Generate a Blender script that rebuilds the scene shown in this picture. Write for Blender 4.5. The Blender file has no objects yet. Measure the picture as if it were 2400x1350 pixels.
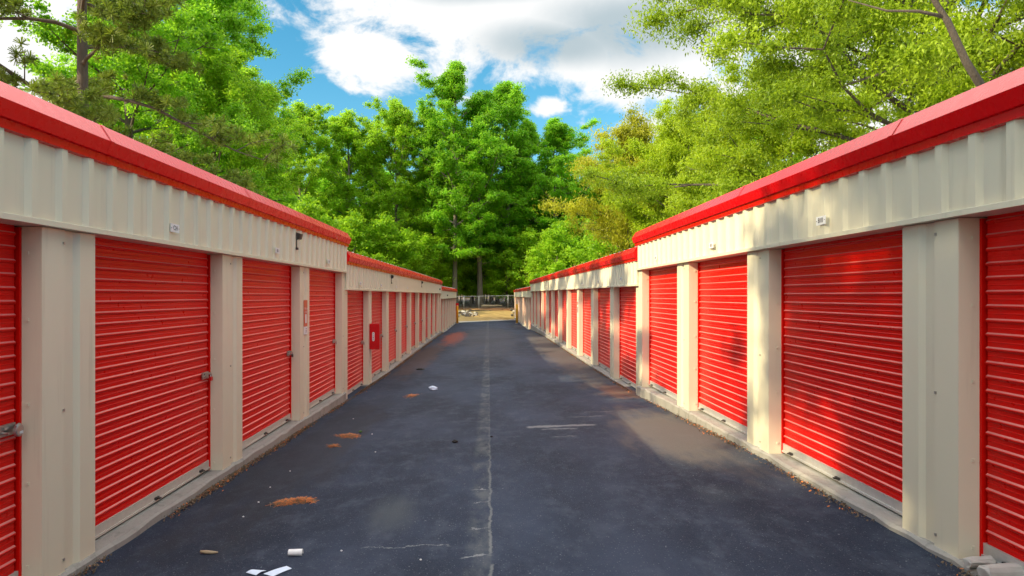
import bpy, math, random
import numpy as np
from mathutils import Vector
S = bpy.context.scene
COL = S.collection
R = math.radians

# ------------------------------------------------------------------ camera
EYE = 2.0                                   # world height of the lens; heights below are given relative to it ("rel")
cam_d = bpy.data.cameras.new('camera'); cam = bpy.data.objects.new('camera', cam_d); COL.objects.link(cam)
cam.location = (0, 0, EYE); cam.rotation_euler = (R(90), 0, 0)
cam_d.sensor_width = 36.0; cam_d.lens = 24.0
cam_d.shift_x = 55 / 2400; cam_d.shift_y = 17 / 2400
cam_d.clip_end = 2000
S.camera = cam
S.render.resolution_x = 1024; S.render.resolution_y = 576

# ------------------------------------------------------------------ light
SUN_DIR = Vector((-1, -0.42, 0.64)).normalized()     # towards the sun
SUN_EL = math.asin(SUN_DIR.z); SUN_ROT = math.atan2(SUN_DIR.x, SUN_DIR.y)
sun_d = bpy.data.lights.new('sun', 'SUN'); sun = bpy.data.objects.new('sun', sun_d); COL.objects.link(sun)
sun_d.energy = 2.5; sun_d.angle = R(0.55); sun_d.color = (1.0, 0.84, 0.52)
sun.rotation_euler = (-SUN_DIR).to_track_quat('-Z', 'Y').to_euler()
sun.location = (-30, -10, 40)

S.view_settings.view_transform = 'Standard'; S.view_settings.look = 'None'
S.view_settings.exposure = 1.5; S.view_settings.gamma = 1.0

# ------------------------------------------------------------------ node helper
class NT:
    def __init__(s, nt): s.nt = nt
    def n(s, typ, **kw):
        nd = s.nt.nodes.new(typ)
        ins = kw.pop('ins', {})
        for k, v in kw.items(): setattr(nd, k, v)
        for k, v in ins.items(): s.put(nd.inputs[k], v)
        return nd
    def put(s, sock, v):
        if hasattr(v, 'is_output'): s.nt.links.new(v, sock)
        else: sock.default_value = v
    def math(s, op, a, b=None, c=None, clamp=False):
        nd = s.n('ShaderNodeMath', operation=op, use_clamp=clamp); s.put(nd.inputs[0], a)
        if b is not None: s.put(nd.inputs[1], b)
        if c is not None: s.put(nd.inputs[2], c)
        return nd.outputs[0]
    def mix(s, fac, a, b, blend='MIX'):
        nd = s.n('ShaderNodeMix', data_type='RGBA', blend_type=blend)
        s.put(nd.inputs[0], fac); s.put(nd.inputs[6], a); s.put(nd.inputs[7], b)
        return nd.outputs[2]
    def step(s, v, lo, hi):
        nd = s.n('ShaderNodeMapRange', interpolation_type='SMOOTHSTEP')
        s.put(nd.inputs[0], v); s.put(nd.inputs[1], lo); s.put(nd.inputs[2], hi)
        return nd.outputs[0]
    def noise(s, vec, scale, detail=4, rough=.55, dist=0.):
        nd = s.n('ShaderNodeTexNoise'); s.put(nd.inputs['Vector'], vec)
        nd.inputs['Scale'].default_value = scale; nd.inputs['Detail'].default_value = detail
        nd.inputs['Roughness'].default_value = rough; nd.inputs['Distortion'].default_value = dist
        return nd.outputs[0]
    def scale(s, vec, v):
        nd = s.n('ShaderNodeVectorMath', operation='MULTIPLY'); s.put(nd.inputs[0], vec); nd.inputs[1].default_value = v
        return nd.outputs[0]

def c4(c): return (c[0], c[1], c[2], 1.0)

# ------------------------------------------------------------------ world: physical sky with clouds
W = bpy.data.worlds.new('World'); S.world = W; W.use_nodes = True
W.node_tree.nodes.clear(); n = NT(W.node_tree)
sky = n.n('ShaderNodeTexSky', sky_type='NISHITA', sun_disc=False, sun_elevation=SUN_EL, sun_rotation=SUN_ROT,
          altitude=100, air_density=1.0, dust_density=0.6, ozone_density=1.6)
hs = n.n('ShaderNodeHueSaturation'); hs.inputs['Saturation'].default_value = 1.38; hs.inputs['Hue'].default_value = 0.475
hs.inputs['Value'].default_value = 0.48
n.put(hs.inputs['Color'], sky.outputs[0])
tc = n.n('ShaderNodeTexCoord'); sp = n.n('ShaderNodeSeparateXYZ', ins={0: tc.outputs['Generated']})
yy = n.math('MAXIMUM', n.math('ABSOLUTE', sp.outputs[1]), 0.12)
u = n.math('DIVIDE', sp.outputs[0], yy); v = n.math('DIVIDE', sp.outputs[2], yy)
uv = n.n('ShaderNodeCombineXYZ', ins={0: u, 1: v, 2: sp.outputs[1]}).outputs[0]
nz = n.noise(n.scale(uv, (1, 1.35, 1)), 8.5, 10, .62, .35)
nz2 = n.noise(uv, 3.2, 6, .55, .2)
def blob(cx, cy, rx, ry):
    a = n.math('DIVIDE', n.math('SUBTRACT', u, (cx - 1145) / 1600), rx / 1600)
    b = n.math('DIVIDE', n.math('SUBTRACT', v, (692 - cy) / 1600), ry / 1600)
    d = n.math('SQRT', n.math('ADD', n.math('MULTIPLY', a, a), n.math('MULTIPLY', b, b)))
    return n.math('SUBTRACT', 1.0, d)
blobs = [(1120, 20, 410, 180), (850, 120, 165, 85), (1620, -60, 760, 330), (1470, 185, 190, 100), (1290, 250, 60, 36), 
         (40, 120, 360, 190), (2150, 200, 800, 330), (300, -1000, 1500, 760), (1100, -460, 1100, 440), (1500, -2600, 4000, 1700), (3500, 100, 1100, 500), (-1500, 100, 900, 400)]
dens = None
for b in blobs:
    d = blob(*b); dens = d if dens is None else n.math('MAXIMUM', dens, d)
dens = n.math('MINIMUM', n.math('MAXIMUM', dens, -0.9), 0.8)
dd = n.math('ADD', dens, n.math('MULTIPLY', n.math('SUBTRACT', nz, 0.5), 2.5))
alpha = n.step(dd, -0.02, 0.42)
gray = n.math('MAXIMUM', n.math('MAXIMUM', blob(1300, 100, 240, 80), blob(1500, 60, 330, 120)), blob(1150, -40, 300, 60))
gr = n.step(n.math('ADD', gray, n.math('MULTIPLY', n.math('SUBTRACT', nz2, .5), 1.3)), -0.05, 0.75)
fill_cloud = n.step(sp.outputs[2], 0.40, 0.75)         # extra-bright unseen cloud overhead, added as fill for the shaded walls
ccol = n.mix(gr, (2.5, 2.5, 2.48, 1), (1.22, 1.46, 1.58, 1))
ccol = n.mix(fill_cloud, ccol, (11.5, 10.8, 10.2, 1))
skyc = n.mix(alpha, hs.outputs[0], ccol)
bg = n.n('ShaderNodeBackground', ins={'Color': skyc, 'Strength': 0.15})
wo = n.n('ShaderNodeOutputWorld'); W.node_tree.links.new(bg.outputs[0], wo.inputs[0])

# ------------------------------------------------------------------ materials
def mat(name):
    m = bpy.data.materials.new(name); m.use_nodes = True; m.node_tree.nodes.clear()
    n = NT(m.node_tree); o = n.n('ShaderNodeOutputMaterial'); p = n.n('ShaderNodeBsdfPrincipled')
    m.node_tree.links.new(p.outputs[0], o.inputs[0])
    return m, n, p, o
def pos(n): return n.n('ShaderNodeNewGeometry').outputs['Position']
def bump(n, p, h, strength, dist=.01):
    b = n.n('ShaderNodeBump', ins={'Height': h, 'Strength': strength, 'Distance': dist}); n.put(p.inputs['Normal'], b.outputs[0])
def paint(name, col, rough=.35, var=.10, coat=0., dirt=(.25, .2, .15), dirt_amt=.12, wav=.0, spec=.5, rib_highlight=None):
    m, n, p, o = mat(name); P = pos(n)
    a = n.noise(P, 1.3, 5); st = n.noise(n.scale(P, (9, 9, .55)), 1.0, 5, .6)
    c = n.mix(n.math('MULTIPLY', n.math('SUBTRACT', a, .5), 1.0), c4(col), c4([k * (1 - var * 2.2) for k in col]))
    c = n.mix(n.math('MULTIPLY', n.step(st, .55, .8), dirt_amt), c, c4(dirt))
    oi = n.n('ShaderNodeObjectInfo').outputs['Random']
    if rib_highlight: c = n.mix(n.math('MULTIPLY', oi, .16), c, c4([k * .55 for k in col]))
    if rib_highlight:           # pale highlight painted into the colour of upward-facing ribs
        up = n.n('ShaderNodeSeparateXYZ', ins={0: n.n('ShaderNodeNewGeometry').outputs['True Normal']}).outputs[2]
        k = n.math('MULTIPLY', n.step(up, .55, .82), n.math('ADD', rib_highlight * .55, n.math('MULTIPLY', n.noise(n.scale(P, (3, 3, 1)), 1.1, 5, .6), rib_highlight * .9)))
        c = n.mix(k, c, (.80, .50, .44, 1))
    n.put(p.inputs['Base Color'], c); p.inputs['Specular IOR Level'].default_value = spec
    r = n.noise(P, 14, 4); n.put(p.inputs['Roughness'], n.math('ADD', rough - .08, n.math('MULTIPLY', r, .16)))
    p.inputs['Coat Weight'].default_value = coat; p.inputs['Coat Roughness'].default_value = .18
    if wav: bump(n, p, n.noise(P, 2.2, 3), wav, .05)
    return m
def plain(name, col, rough=.5, metal=0.):
    m, n, p, o = mat(name); P = pos(n); a = n.noise(P, 20, 4)
    n.put(p.inputs['Base Color'], n.mix(a, c4([k * .82 for k in col]), c4([min(1, k * 1.15) for k in col])))
    p.inputs['Roughness'].default_value = rough; p.inputs['Metallic'].default_value = metal
    return m
M = {}
M['beige'] = paint('beige_paint', (.72, .675, .515), .40, .05, 0, (.36, .31, .22), .32, .08)
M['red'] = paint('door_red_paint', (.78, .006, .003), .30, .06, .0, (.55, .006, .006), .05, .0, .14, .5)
M['trim'] = paint('trim_red_paint', (.76, .002, .006), .28, .05, .16, (.5, .01, .01), .15, .0, .14)
M['roof'] = paint('roof_metal', (.42, .42, .40), .45, .08)
M['alu'] = plain('aluminium', (.62, .62, .60), .38, .55)
M['bar'] = plain('bottom_bar_paint', (.50, .47, .41), .45)
M['steel'] = plain('steel', (.45, .43, .40), .35, .8)
M['dark'] = plain('gap_shadow_black', (.018, .017, .017), .6)
M['bronze'] = plain('dark_bronze', (.035, .03, .028), .45)
M['white'] = plain('white_plastic', (.80, .80, .80), .4)
M['paper'] = plain('pale_blue_paper', (.62, .72, .88), .7)
M['ink'] = plain('black_ink', (.015, .015, .02), .5)
M['grey_ink'] = plain('grey_ink', (.22, .21, .22), .6)
M['orange'] = plain('orange_print', (.62, .13, .06), .5)
M['safety_red'] = plain('cabinet_red', (.56, .004, .008), .3)
M['yellow'] = paint('bollard_yellow', (.80, .40, .010), .4, .08, .1, (.4, .25, .05), .3)
M['galv'] = plain('galvanised', (.60, .61, .60), .45, .4)
M['lens'] = plain('lamp_lens', (.5, .48, .42), .2)
M['stick'] = plain('bleached_wood', (.42, .32, .20), .8)
M['lump'] = plain('dark_lump', (.02, .018, .018), .8)
M['needle'] = plain('dry_pine_needle', (.62, .19, .04), .8)
M['litter'] = plain('dead_leaf_litter', (.15, .105, .065), .9)
M['pvc'] = plain('weathered_concrete_piece', (.46, .44, .40), .75)

def concrete(name, a, b):
    m, n, p, o = mat(name); P = pos(n)
    c = n.mix(n.noise(P, 2.0, 8, .65), c4(a), c4(b))
    dk = n.step(n.noise(n.scale(P, (6, 6, 2)), 1.5, 6, .7), .52, .72)
    c = n.mix(n.math('MULTIPLY', dk, .55), c, (.10, .095, .08, 1))
    n.put(p.inputs['Base Color'], c); p.inputs['Roughness'].default_value = .85
    bump(n, p, n.noise(P, 45, 6, .7), .5, .01)
    return m
M['concrete'] = concrete('slab_concrete', (.20, .195, .18), (.40, .385, .35))
M['apron'] = concrete('apron_concrete', (.40, .37, .32), (.52, .48, .42))

# asphalt: worn sealcoat, centre seam with cracks, scuffs, red clay stain
m, n, p, o = mat('asphalt'); P = pos(n); M['asphalt'] = m
s = n.n('ShaderNodeSeparateXYZ', ins={0: P}); X, Y = s.outputs[0], s.outputs[1]
big = n.noise(n.scale(P, (1, .45, 1)), .55, 6, .6); med = n.noise(n.scale(P, (1.3, .8, 1)), 3.0, 9, .72); fine = n.noise(P, 140, 3, .7)
c = n.mix(n.step(big, .35, .68), (.0110, .0190, .036, 1), (.034, .050, .086, 1))
c = n.mix(n.math('MULTIPLY', n.step(med, .46, .74), .55), c, (.078, .096, .130, 1))
c = n.mix(n.math('MULTIPLY', n.step(fine, .42, .72), .6), c, (.062, .070, .092, 1))
tracks = n.math('ADD', n.step(n.math('ABSOLUTE', n.math('SUBTRACT', n.math('ABSOLUTE', n.math('SUBTRACT', X, .1)), .95)), .5, .1), 0.0)
c = n.mix(n.math('MULTIPLY', tracks, n.math('MULTIPLY', n.step(big, .3, .7), .30)), c, (.040, .050, .078, 1))
# pale grit specks
vor = n.n('ShaderNodeTexVoronoi', feature='F1'); n.put(vor.inputs['Vector'], P); vor.inputs['Scale'].default_value = 13.0
sel = n.n('ShaderNodeSeparateColor', ins={0: vor.outputs['Color']})
spk = n.math('MULTIPLY', n.step(vor.outputs['Distance'], .10, .05), n.step(sel.outputs[0], .62, .64))
c = n.mix(n.math('MULTIPLY', spk, n.math('MULTIPLY', sel.outputs[1], .8)), c, (.30, .31, .33, 1))
vor2 = n.n('ShaderNodeTexVoronoi', feature='F1'); n.put(vor2.inputs['Vector'], P); vor2.inputs['Scale'].default_value = 55.0
sel2 = n.n('ShaderNodeSeparateColor', ins={0: vor2.outputs['Color']})
c = n.mix(n.math('MULTIPLY', n.math('MULTIPLY', n.step(vor2.outputs['Distance'], .30, .15), n.step(sel2.outputs[0], .70, .85)), .75), c, (.16, .17, .19, 1))
scr = n.step(n.noise(n.scale(P, (7, .8, 1)), 2.2, 8, .8, 1.2), .62, .70)
c = n.mix(n.math('MULTIPLY', scr, n.math('MULTIPLY', n.step(med, .4, .65), .28)), c, (.11, .12, .135, 1))
# centre seam
wob = n.math('MULTIPLY', n.math('SUBTRACT', n.noise(n.n('ShaderNodeCombineXYZ', ins={0: 0.0, 1: Y, 2: 0.0}).outputs[0], 2.6, 8, .72), .5), .13)
nearf = n.step(Y, 10.5, 5.0)
dx = n.math('ABSOLUTE', n.math('SUBTRACT', n.math('SUBTRACT', X, .015), wob))
seam = n.math('MULTIPLY', n.step(dx, .017, .004), n.step(n.noise(P, 3.0, 4), .34, .46))
seam = n.math('MULTIPLY', seam, n.math('ADD', .18, n.math('MULTIPLY', nearf, .70)))
band = n.math('MULTIPLY', n.math('MULTIPLY', n.step(X, -.20, -.12), n.step(X, .03, .01)), n.step(n.noise(n.scale(P, (3, 1.2, 1)), 2.0, 6, .7), .35, .75))
c = n.mix(n.math('MULTIPLY', band, .5), c, (.15, .165, .16, 1))
c = n.mix(n.math('MULTIPLY', seam, .62), c, (.23, .245, .235, 1))
# small side cracks off the seam
yv = n.math('ADD', Y, n.math('MULTIPLY', n.math('SUBTRACT', n.noise(P, 5, 5, .7), .5), .35))
def crackline(y0, x0, x1, w, amt):
    k = n.math('MULTIPLY', n.step(n.math('ABSOLUTE', n.math('SUBTRACT', yv, y0)), w, w * .35), n.math('MULTIPLY', n.step(X, x0, x0 + .06), n.step(X, x1, x1 - .12)))
    return n.math('MULTIPLY', k, amt)
for a in [(6.75, -.20, .05, .016, .8), (6.35, -.18, .05, .012, .7), (5.55, -.18, .05, .012, .6), (4.95, -.22, .05, .02, .8), (5.2, -1.0, -.25, .010, .6),
          (10.25, .55, 1.65, .10, .55), (10.0, .75, 1.35, .06, .4), (9.35, .85, 1.25, .03, .3), (11.1, 1.35, 1.95, .05, .3), (11.6, 1.6, 2.2, .04, .3)]:
    c = n.mix(crackline(*a), c, (.27, .285, .29, 1))
# red clay washed over the left far side, tan dust by the left kerb, painted sunlight at the right
def patch(cx, cy, rx, ry):
    a = n.math('DIVIDE', n.math('SUBTRACT', X, cx), rx); b = n.math('DIVIDE', n.math('SUBTRACT', Y, cy), ry)
    return n.math('SUBTRACT', 1.0, n.math('SQRT', n.math('ADD', n.math('MULTIPLY', a, a), n.math('MULTIPLY', b, b))))
def stain_or_sunlit(c, prm, col, amt, lo=0.0, hi=.6):
    q = n.step(n.math('ADD', patch(*prm), n.math('MULTIPLY', n.math('SUBTRACT', n.noise(n.scale(P, (2.0, .5, 1)), 1.6, 6, .65), .5), 1.3)), lo, hi)
    return n.mix(n.math('MULTIPLY', q, amt), c, c4(col))
c = stain_or_sunlit(c, (-1.9, 39, .8, 9), (.26, .062, .034), .75)
c = stain_or_sunlit(c, (-2.4, 26, .7, 10), (.09, .05, .032), .5)
c = stain_or_sunlit(c, (-2.3, 9.5, .75, 6), (.032, .033, .036), .5)
c = stain_or_sunlit(c, (2.75, 14.5, .5, 1.6), (.17, .075, .045), .7)
c = stain_or_sunlit(c, (-.85, 6.1, .35, .9), (.075, .09, .10), .6, .1, .9)
c = stain_or_sunlit(c, (2.5, 9.3, .9, 3.0), (.125, .112, .10), .7)  # sunlit patch by the right kerb brightened in the colour, with some dust
c = stain_or_sunlit(c, (2.6, 28, .9, 18), (.105, .09, .08), .65)
c = stain_or_sunlit(c, (0, 40, 2.2, 20), (.060, .058, .066), .55)
n.put(p.inputs['Base Color'], c); p.inputs['Roughness'].default_value = .82; p.inputs['Specular IOR Level'].default_value = .14
bump(n, p, n.math('ADD', fine, n.math('MULTIPLY', n.noise(P, 40, 3), .8)), .55, .008)

# earth: leaf litter in the wood, straw-yellow sand on the bank
m, n, p, o = mat('earth'); P = pos(n); M['earth'] = m
s = n.n('ShaderNodeSeparateXYZ', ins={0: P}); X, Y = s.outputs[0], s.outputs[1]
lit = n.mix(n.noise(P, 1.2, 8, .7), (.07, .045, .028, 1), (.26, .16, .09, 1))
lit = n.mix(n.step(n.noise(P, 7, 4, .7), .58, .72), lit, (.34, .24, .15, 1))
sand = n.mix(n.noise(P, .9, 7, .65), (.26, .165, .055, 1), (.54, .38, .14, 1))
org = n.mix(n.noise(P, 3, 6, .7), (.12, .045, .018, 1), (.30, .13, .045, 1))
bx = n.math('ADD', n.math('ABSOLUTE', n.math('SUBTRACT', X, -.5)), n.math('MULTIPLY', n.math('SUBTRACT', n.noise(P, .5, 5), .5), 4.0))
by = n.math('ADD', Y, n.math('MULTIPLY', n.math('SUBTRACT', n.noise(P, .45, 6), .5), 6.0))
c = n.mix(n.step(by, 96, 90), lit, org)
c = n.mix(n.math('MULTIPLY', n.step(by, 90.0, 86), n.step(bx, 5.6, 3.6)), c, sand)
n.put(p.inputs['Base Color'], c); p.inputs['Roughness'].default_value = .95
bump(n, p, n.noise(P, 9, 7, .7), .8, .08)

def bark(name, a, b):
    m, n, p, o = mat(name); t = n.n('ShaderNodeTexCoord').outputs['Object']
    c = n.mix(n.noise(n.scale(t, (5, 5, 1.0)), 2.5, 7, .7), c4(a), c4(b)); n.put(p.inputs['Base Color'], c)
    p.inputs['Roughness'].default_value = .9; bump(n, p, n.noise(n.scale(t, (9, 9, 1.6)), 3, 6, .7), .9, .05)
    return m
M['bark'] = bark('grey_bark', (.08, .068, .052), (.25, .215, .175))
M['bark_pine'] = bark('pine_bark', (.055, .042, .035), (.20, .155, .12))
M['bark_dark'] = bark('dark_bark', (.05, .042, .035), (.17, .14, .11))

def leaf_mat(name, dark, lite, tcol, trans=.38, rough=.5):
    m, n, p, o = mat(name)
    at = n.n('ShaderNodeAttribute', attribute_name='tint').outputs['Fac']
    oi = n.n('ShaderNodeObjectInfo').outputs['Random']
    f = n.math('ADD', at, n.math('MULTIPLY', n.math('SUBTRACT', oi, .5), .30), clamp=True)
    c = n.mix(f, c4(dark), c4(lite)); n.put(p.inputs['Base Color'], c)
    p.inputs['Roughness'].default_value = rough; p.inputs['Specular IOR Level'].default_value = .35
    tr = n.n('ShaderNodeBsdfTranslucent', ins={'Color': n.mix(f, c4([k * .75 for k in tcol]), c4(tcol))})
    mx = n.n('ShaderNodeMixShader', ins={0: trans}); m.node_tree.links.new(p.outputs[0], mx.inputs[1]); m.node_tree.links.new(tr.outputs[0], mx.inputs[2])
    m.node_tree.links.new(mx.outputs[0], o.inputs[0])
    return m
M['leaf'] = leaf_mat('broad_leaf', (.085, .240, .010), (.270, .56, .020), (.46, .88, .04), .52)
M['leaf_y'] = leaf_mat('spring_leaf', (.130, .290, .010), (.38, .62, .022), (.58, .92, .04), .52)
M['leaf_oak'] = leaf_mat('willow_leaf', (.050, .120, .005), (.350, .49, .018), (.48, .68, .025), .40)
M['leaf_rust'] = leaf_mat('catkin_leaf', (.12, .15, .008), (.46, .46, .025), (.62, .64, .03), .44)
M['leaf_oak2'] = leaf_mat('light_willow_leaf', (.120, .210, .008), (.42, .55, .022), (.62, .80, .03), .48)
M['leaf_pine'] = leaf_mat('pine_needles', (.055, .110, .018), (.22, .28, .036), (.32, .45, .04), .32)

# ------------------------------------------------------------------ mesh builder
class MB:
    def __init__(s): s.v = []; s.f = []; s.m = []
    def quad(s, a, b, c, d, m=0):
        k = len(s.v); s.v += [tuple(a), tuple(b), tuple(c), tuple(d)]; s.f.append((k, k + 1, k + 2, k + 3)); s.m.append(m)
    def box(s, x0, x1, y0, y1, z0, z1, m=0):
        if x0 > x1: x0, x1 = x1, x0
        k = len(s.v)
        s.v += [(x, y, z) for x in (x0, x1) for y in (y0, y1) for z in (z0, z1)]
        for f in ((0, 1, 3, 2), (4, 6, 7, 5), (0, 4, 5, 1), (2, 3, 7, 6), (0, 2, 6, 4), (1, 5, 7, 3)):
            s.f.append(tuple(k + i for i in f)); s.m.append(m)
    def ring(s, rings, closed=True, caps=False, m=0):
        k = len(s.v); L = len(rings[0])
        for r in rings: s.v += [tuple(q) for q in r]
        for i in range(len(rings) - 1):
            for j in range(L if closed else L - 1):
                j2 = (j + 1) % L
                s.f.append((k + i * L + j, k + i * L + j2, k + (i + 1) * L + j2, k + (i + 1) * L + j)); s.m.append(m)
        if caps:
            s.f.append(tuple(k + j for j in range(L))[::-1]); s.m.append(m)
            e = k + (len(rings) - 1) * L; s.f.append(tuple(e + j for j in range(L))); s.m.append(m)
    def tube(s, pts, rad, k=8, caps=True, m=0):
        pts = [Vector(q) for q in pts]; rings = []
        for i, q in enumerate(pts):
            d = (pts[min(i + 1, len(pts) - 1)] - pts[max(i - 1, 0)]).normalized()
            ref = Vector((0, 0, 1)) if abs(d.z) < .9 else Vector((1, 0, 0))
            a = d.cross(ref).normalized(); b = d.cross(a)
            r = rad[i] if hasattr(rad, '__len__') else rad
            rings.append([q + (a * math.cos(t) + b * math.sin(t)) * r for t in [2 * math.pi * j / k for j in range(k)]])
        s.ring(rings, True, caps, m)
    def mesh(s, name, mats, smooth=False, fixn=True):
        me = bpy.data.meshes.new(name); me.from_pydata(s.v, [], s.f); me.update()
        for q in (mats if isinstance(mats, (list, tuple)) else [mats]): me.materials.append(q)
        if any(s.m): me.polygons.foreach_set('material_index', s.m)
        if fixn:
            import bmesh
            bm = bmesh.new(); bm.from_mesh(me); bmesh.ops.recalc_face_normals(bm, faces=bm.faces); bm.to_mesh(me); bm.free()
        if smooth:
            me.polygons.foreach_set('use_smooth', [True] * len(me.polygons))
        return me
    def build(s, name, mats, parent=None, smooth=False, fixn=True):
        o = bpy.data.objects.new(name, s.mesh(name, mats, smooth, fixn)); COL.objects.link(o)
        if parent: put_under(o, parent)
        return o
def put_under(o, parent):
    o.parent = parent
    # parents sit unrotated at world offsets: keep child mesh in world coordinates
    loc = Vector((0, 0, 0)); q = parent
    while q: loc += q.location; q = q.parent
    o.location = o.location - loc
def tag(o, label=None, cat=None, group=None, kind=None):
    if label: o['label'] = label
    if cat: o['category'] = cat
    if group: o['group'] = group
    if kind: o['kind'] = kind
    return o
def empty(name, loc, label, cat, group=None):
    o = bpy.data.objects.new(name, None); COL.objects.link(o); o.location = loc; o.empty_display_size = .3
    return tag(o, label, cat, group)
def text_mesh(mb, body, size, origin, right, up, m, width=None):
    cu = bpy.data.curves.new('t', 'FONT'); cu.body = body; cu.size = size; cu.align_x = 'CENTER'; cu.align_y = 'CENTER'
    ob = bpy.data.objects.new('t', cu); COL.objects.link(ob)
    bpy.context.view_layer.update()
    me = bpy.data.meshes.new_from_object(ob)
    right = Vector(right); up = Vector(up); origin = Vector(origin); k = len(mb.v)
    xs = [q.co.x for q in me.vertices]; f = 1.0
    if width and xs: f = width / max(1e-6, max(xs) - min(xs))
    for q in me.vertices: mb.v.append(tuple(origin + right * q.co.x * f + up * q.co.y))
    for q in me.polygons: mb.f.append(tuple(k + i for i in q.vertices)); mb.m.append(m)
    bpy.data.objects.remove(ob); bpy.data.meshes.remove(me); bpy.data.curves.remove(cu)

# ------------------------------------------------------------------ ground
LK = [(-30, -1.7), (-10, -1.85), (5.2, -2.02), (14.3, -2.20), (20, -2.29), (40, -2.38), (48, -2.52), (64, -2.57), (90, -2.68)]
RK = [(-30, -1.4), (-10, -1.60), (4.2, -1.745), (8, -1.80), (13.75, -2.02), (20, -2.10), (36, -2.20), (46, -2.38), (53, -2.63), (66, -2.69), (90, -2.9)]
def lerpk(K, y): return float(np.interp(y, [k[0] for k in K], [k[1] for k in K]))
def lane_rel(x, y):
    t = min(1, max(0, (x + 3) / 6.05)); return lerpk(LK, y) * (1 - t) + lerpk(RK, y) * t
def end_y(x): return 64 + (min(3.2, max(-3.2, x)) + 3) * 2.0
def ground_z(x, y):
    e = end_y(x); b = lane_rel(x, min(y, e))
    if y > e:
        t = min(1, max(0, (y - e - 3) / (92 - e - 3))); b = b + (-1.82 - b) * t * t * (3 - 2 * t)
        if y > 92: b += (y - 92) * .022
    return b + EYE
def at(px, py):          # a point on the paved ground seen at photo pixel (px, py)
    kx = (px - 1145) / 1600; kz = (692 - py) / 1600; y = 5.0
    for _ in range(60): y = .5 * y + .5 * (ground_z(kx * y, y) - EYE) / kz
    return Vector((kx * y, y, ground_z(kx * y, y)))
rnd = random.Random(4)
xs = sorted(set([-260, -180, -120, -80, -60, -45, -35, -28, -22, -18] + [round(-15 + .75 * i, 3) for i in range(41)] + [18, 22, 28, 35, 45, 60, 80, 120, 180, 260]))
ys = sorted(set([-120, -80, -50, -30, -20, -10, 0, 5] + list(range(8, 62, 3)) + [round(62 + .75 * i, 3) for i in range(58)] + [108, 112, 118, 126, 136, 150, 170, 200, 260, 400]))
mb = MB(); nx = len(xs)
for y in ys:
    for x in xs:
        z = ground_z(x, y)
        if y < end_y(x) + .6: z -= .06
        else: z += (math.sin(x * 1.7 + y * .9) * .05 + math.sin(x * .63 - y * 1.31) * .07 + rnd.uniform(-.04, .04)) * min(1, (y - end_y(x)) / 5)
        mb.v.append((x, y, z))
for j in range(len(ys) - 1):
    for i in range(nx - 1):
        mb.f.append((j * nx + i, j * nx + i + 1, (j + 1) * nx + i + 1, (j + 1) * nx + i)); mb.m.append(0)
tag(mb.build('ground', M['earth'], smooth=True), kind='structure')
mb = MB(); lx = [-3.25 + .25 * i for i in range(27)]
ts = [i / 150 for i in range(151)]
for t in ts:
    for x in lx:
        y = -14 + (end_y(x) + 14) * t; mb.v.append((x, y, ground_z(x, y)))
for j in range(150):
    for i in range(26): mb.f.append((j * 27 + i, j * 27 + i + 1, (j + 1) * 27 + i + 1, (j + 1) * 27 + i)); mb.m.append(0)
tag(mb.build('asphalt_driveway', M['asphalt'], smooth=True), kind='structure')
mb = MB()
for j, dy in enumerate((0.01, 1.2, 2.6)):
    for x in lx: y = end_y(x) + dy; mb.v.append((x, y, ground_z(x, y) + .012))
for j in range(2):
    for i in range(26): mb.f.append((j * 27 + i, j * 27 + i + 1, (j + 1) * 27 + i + 1, (j + 1) * 27 + i)); mb.m.append(0)
tag(mb.build('concrete_path', M['apron']), kind='structure')

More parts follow.
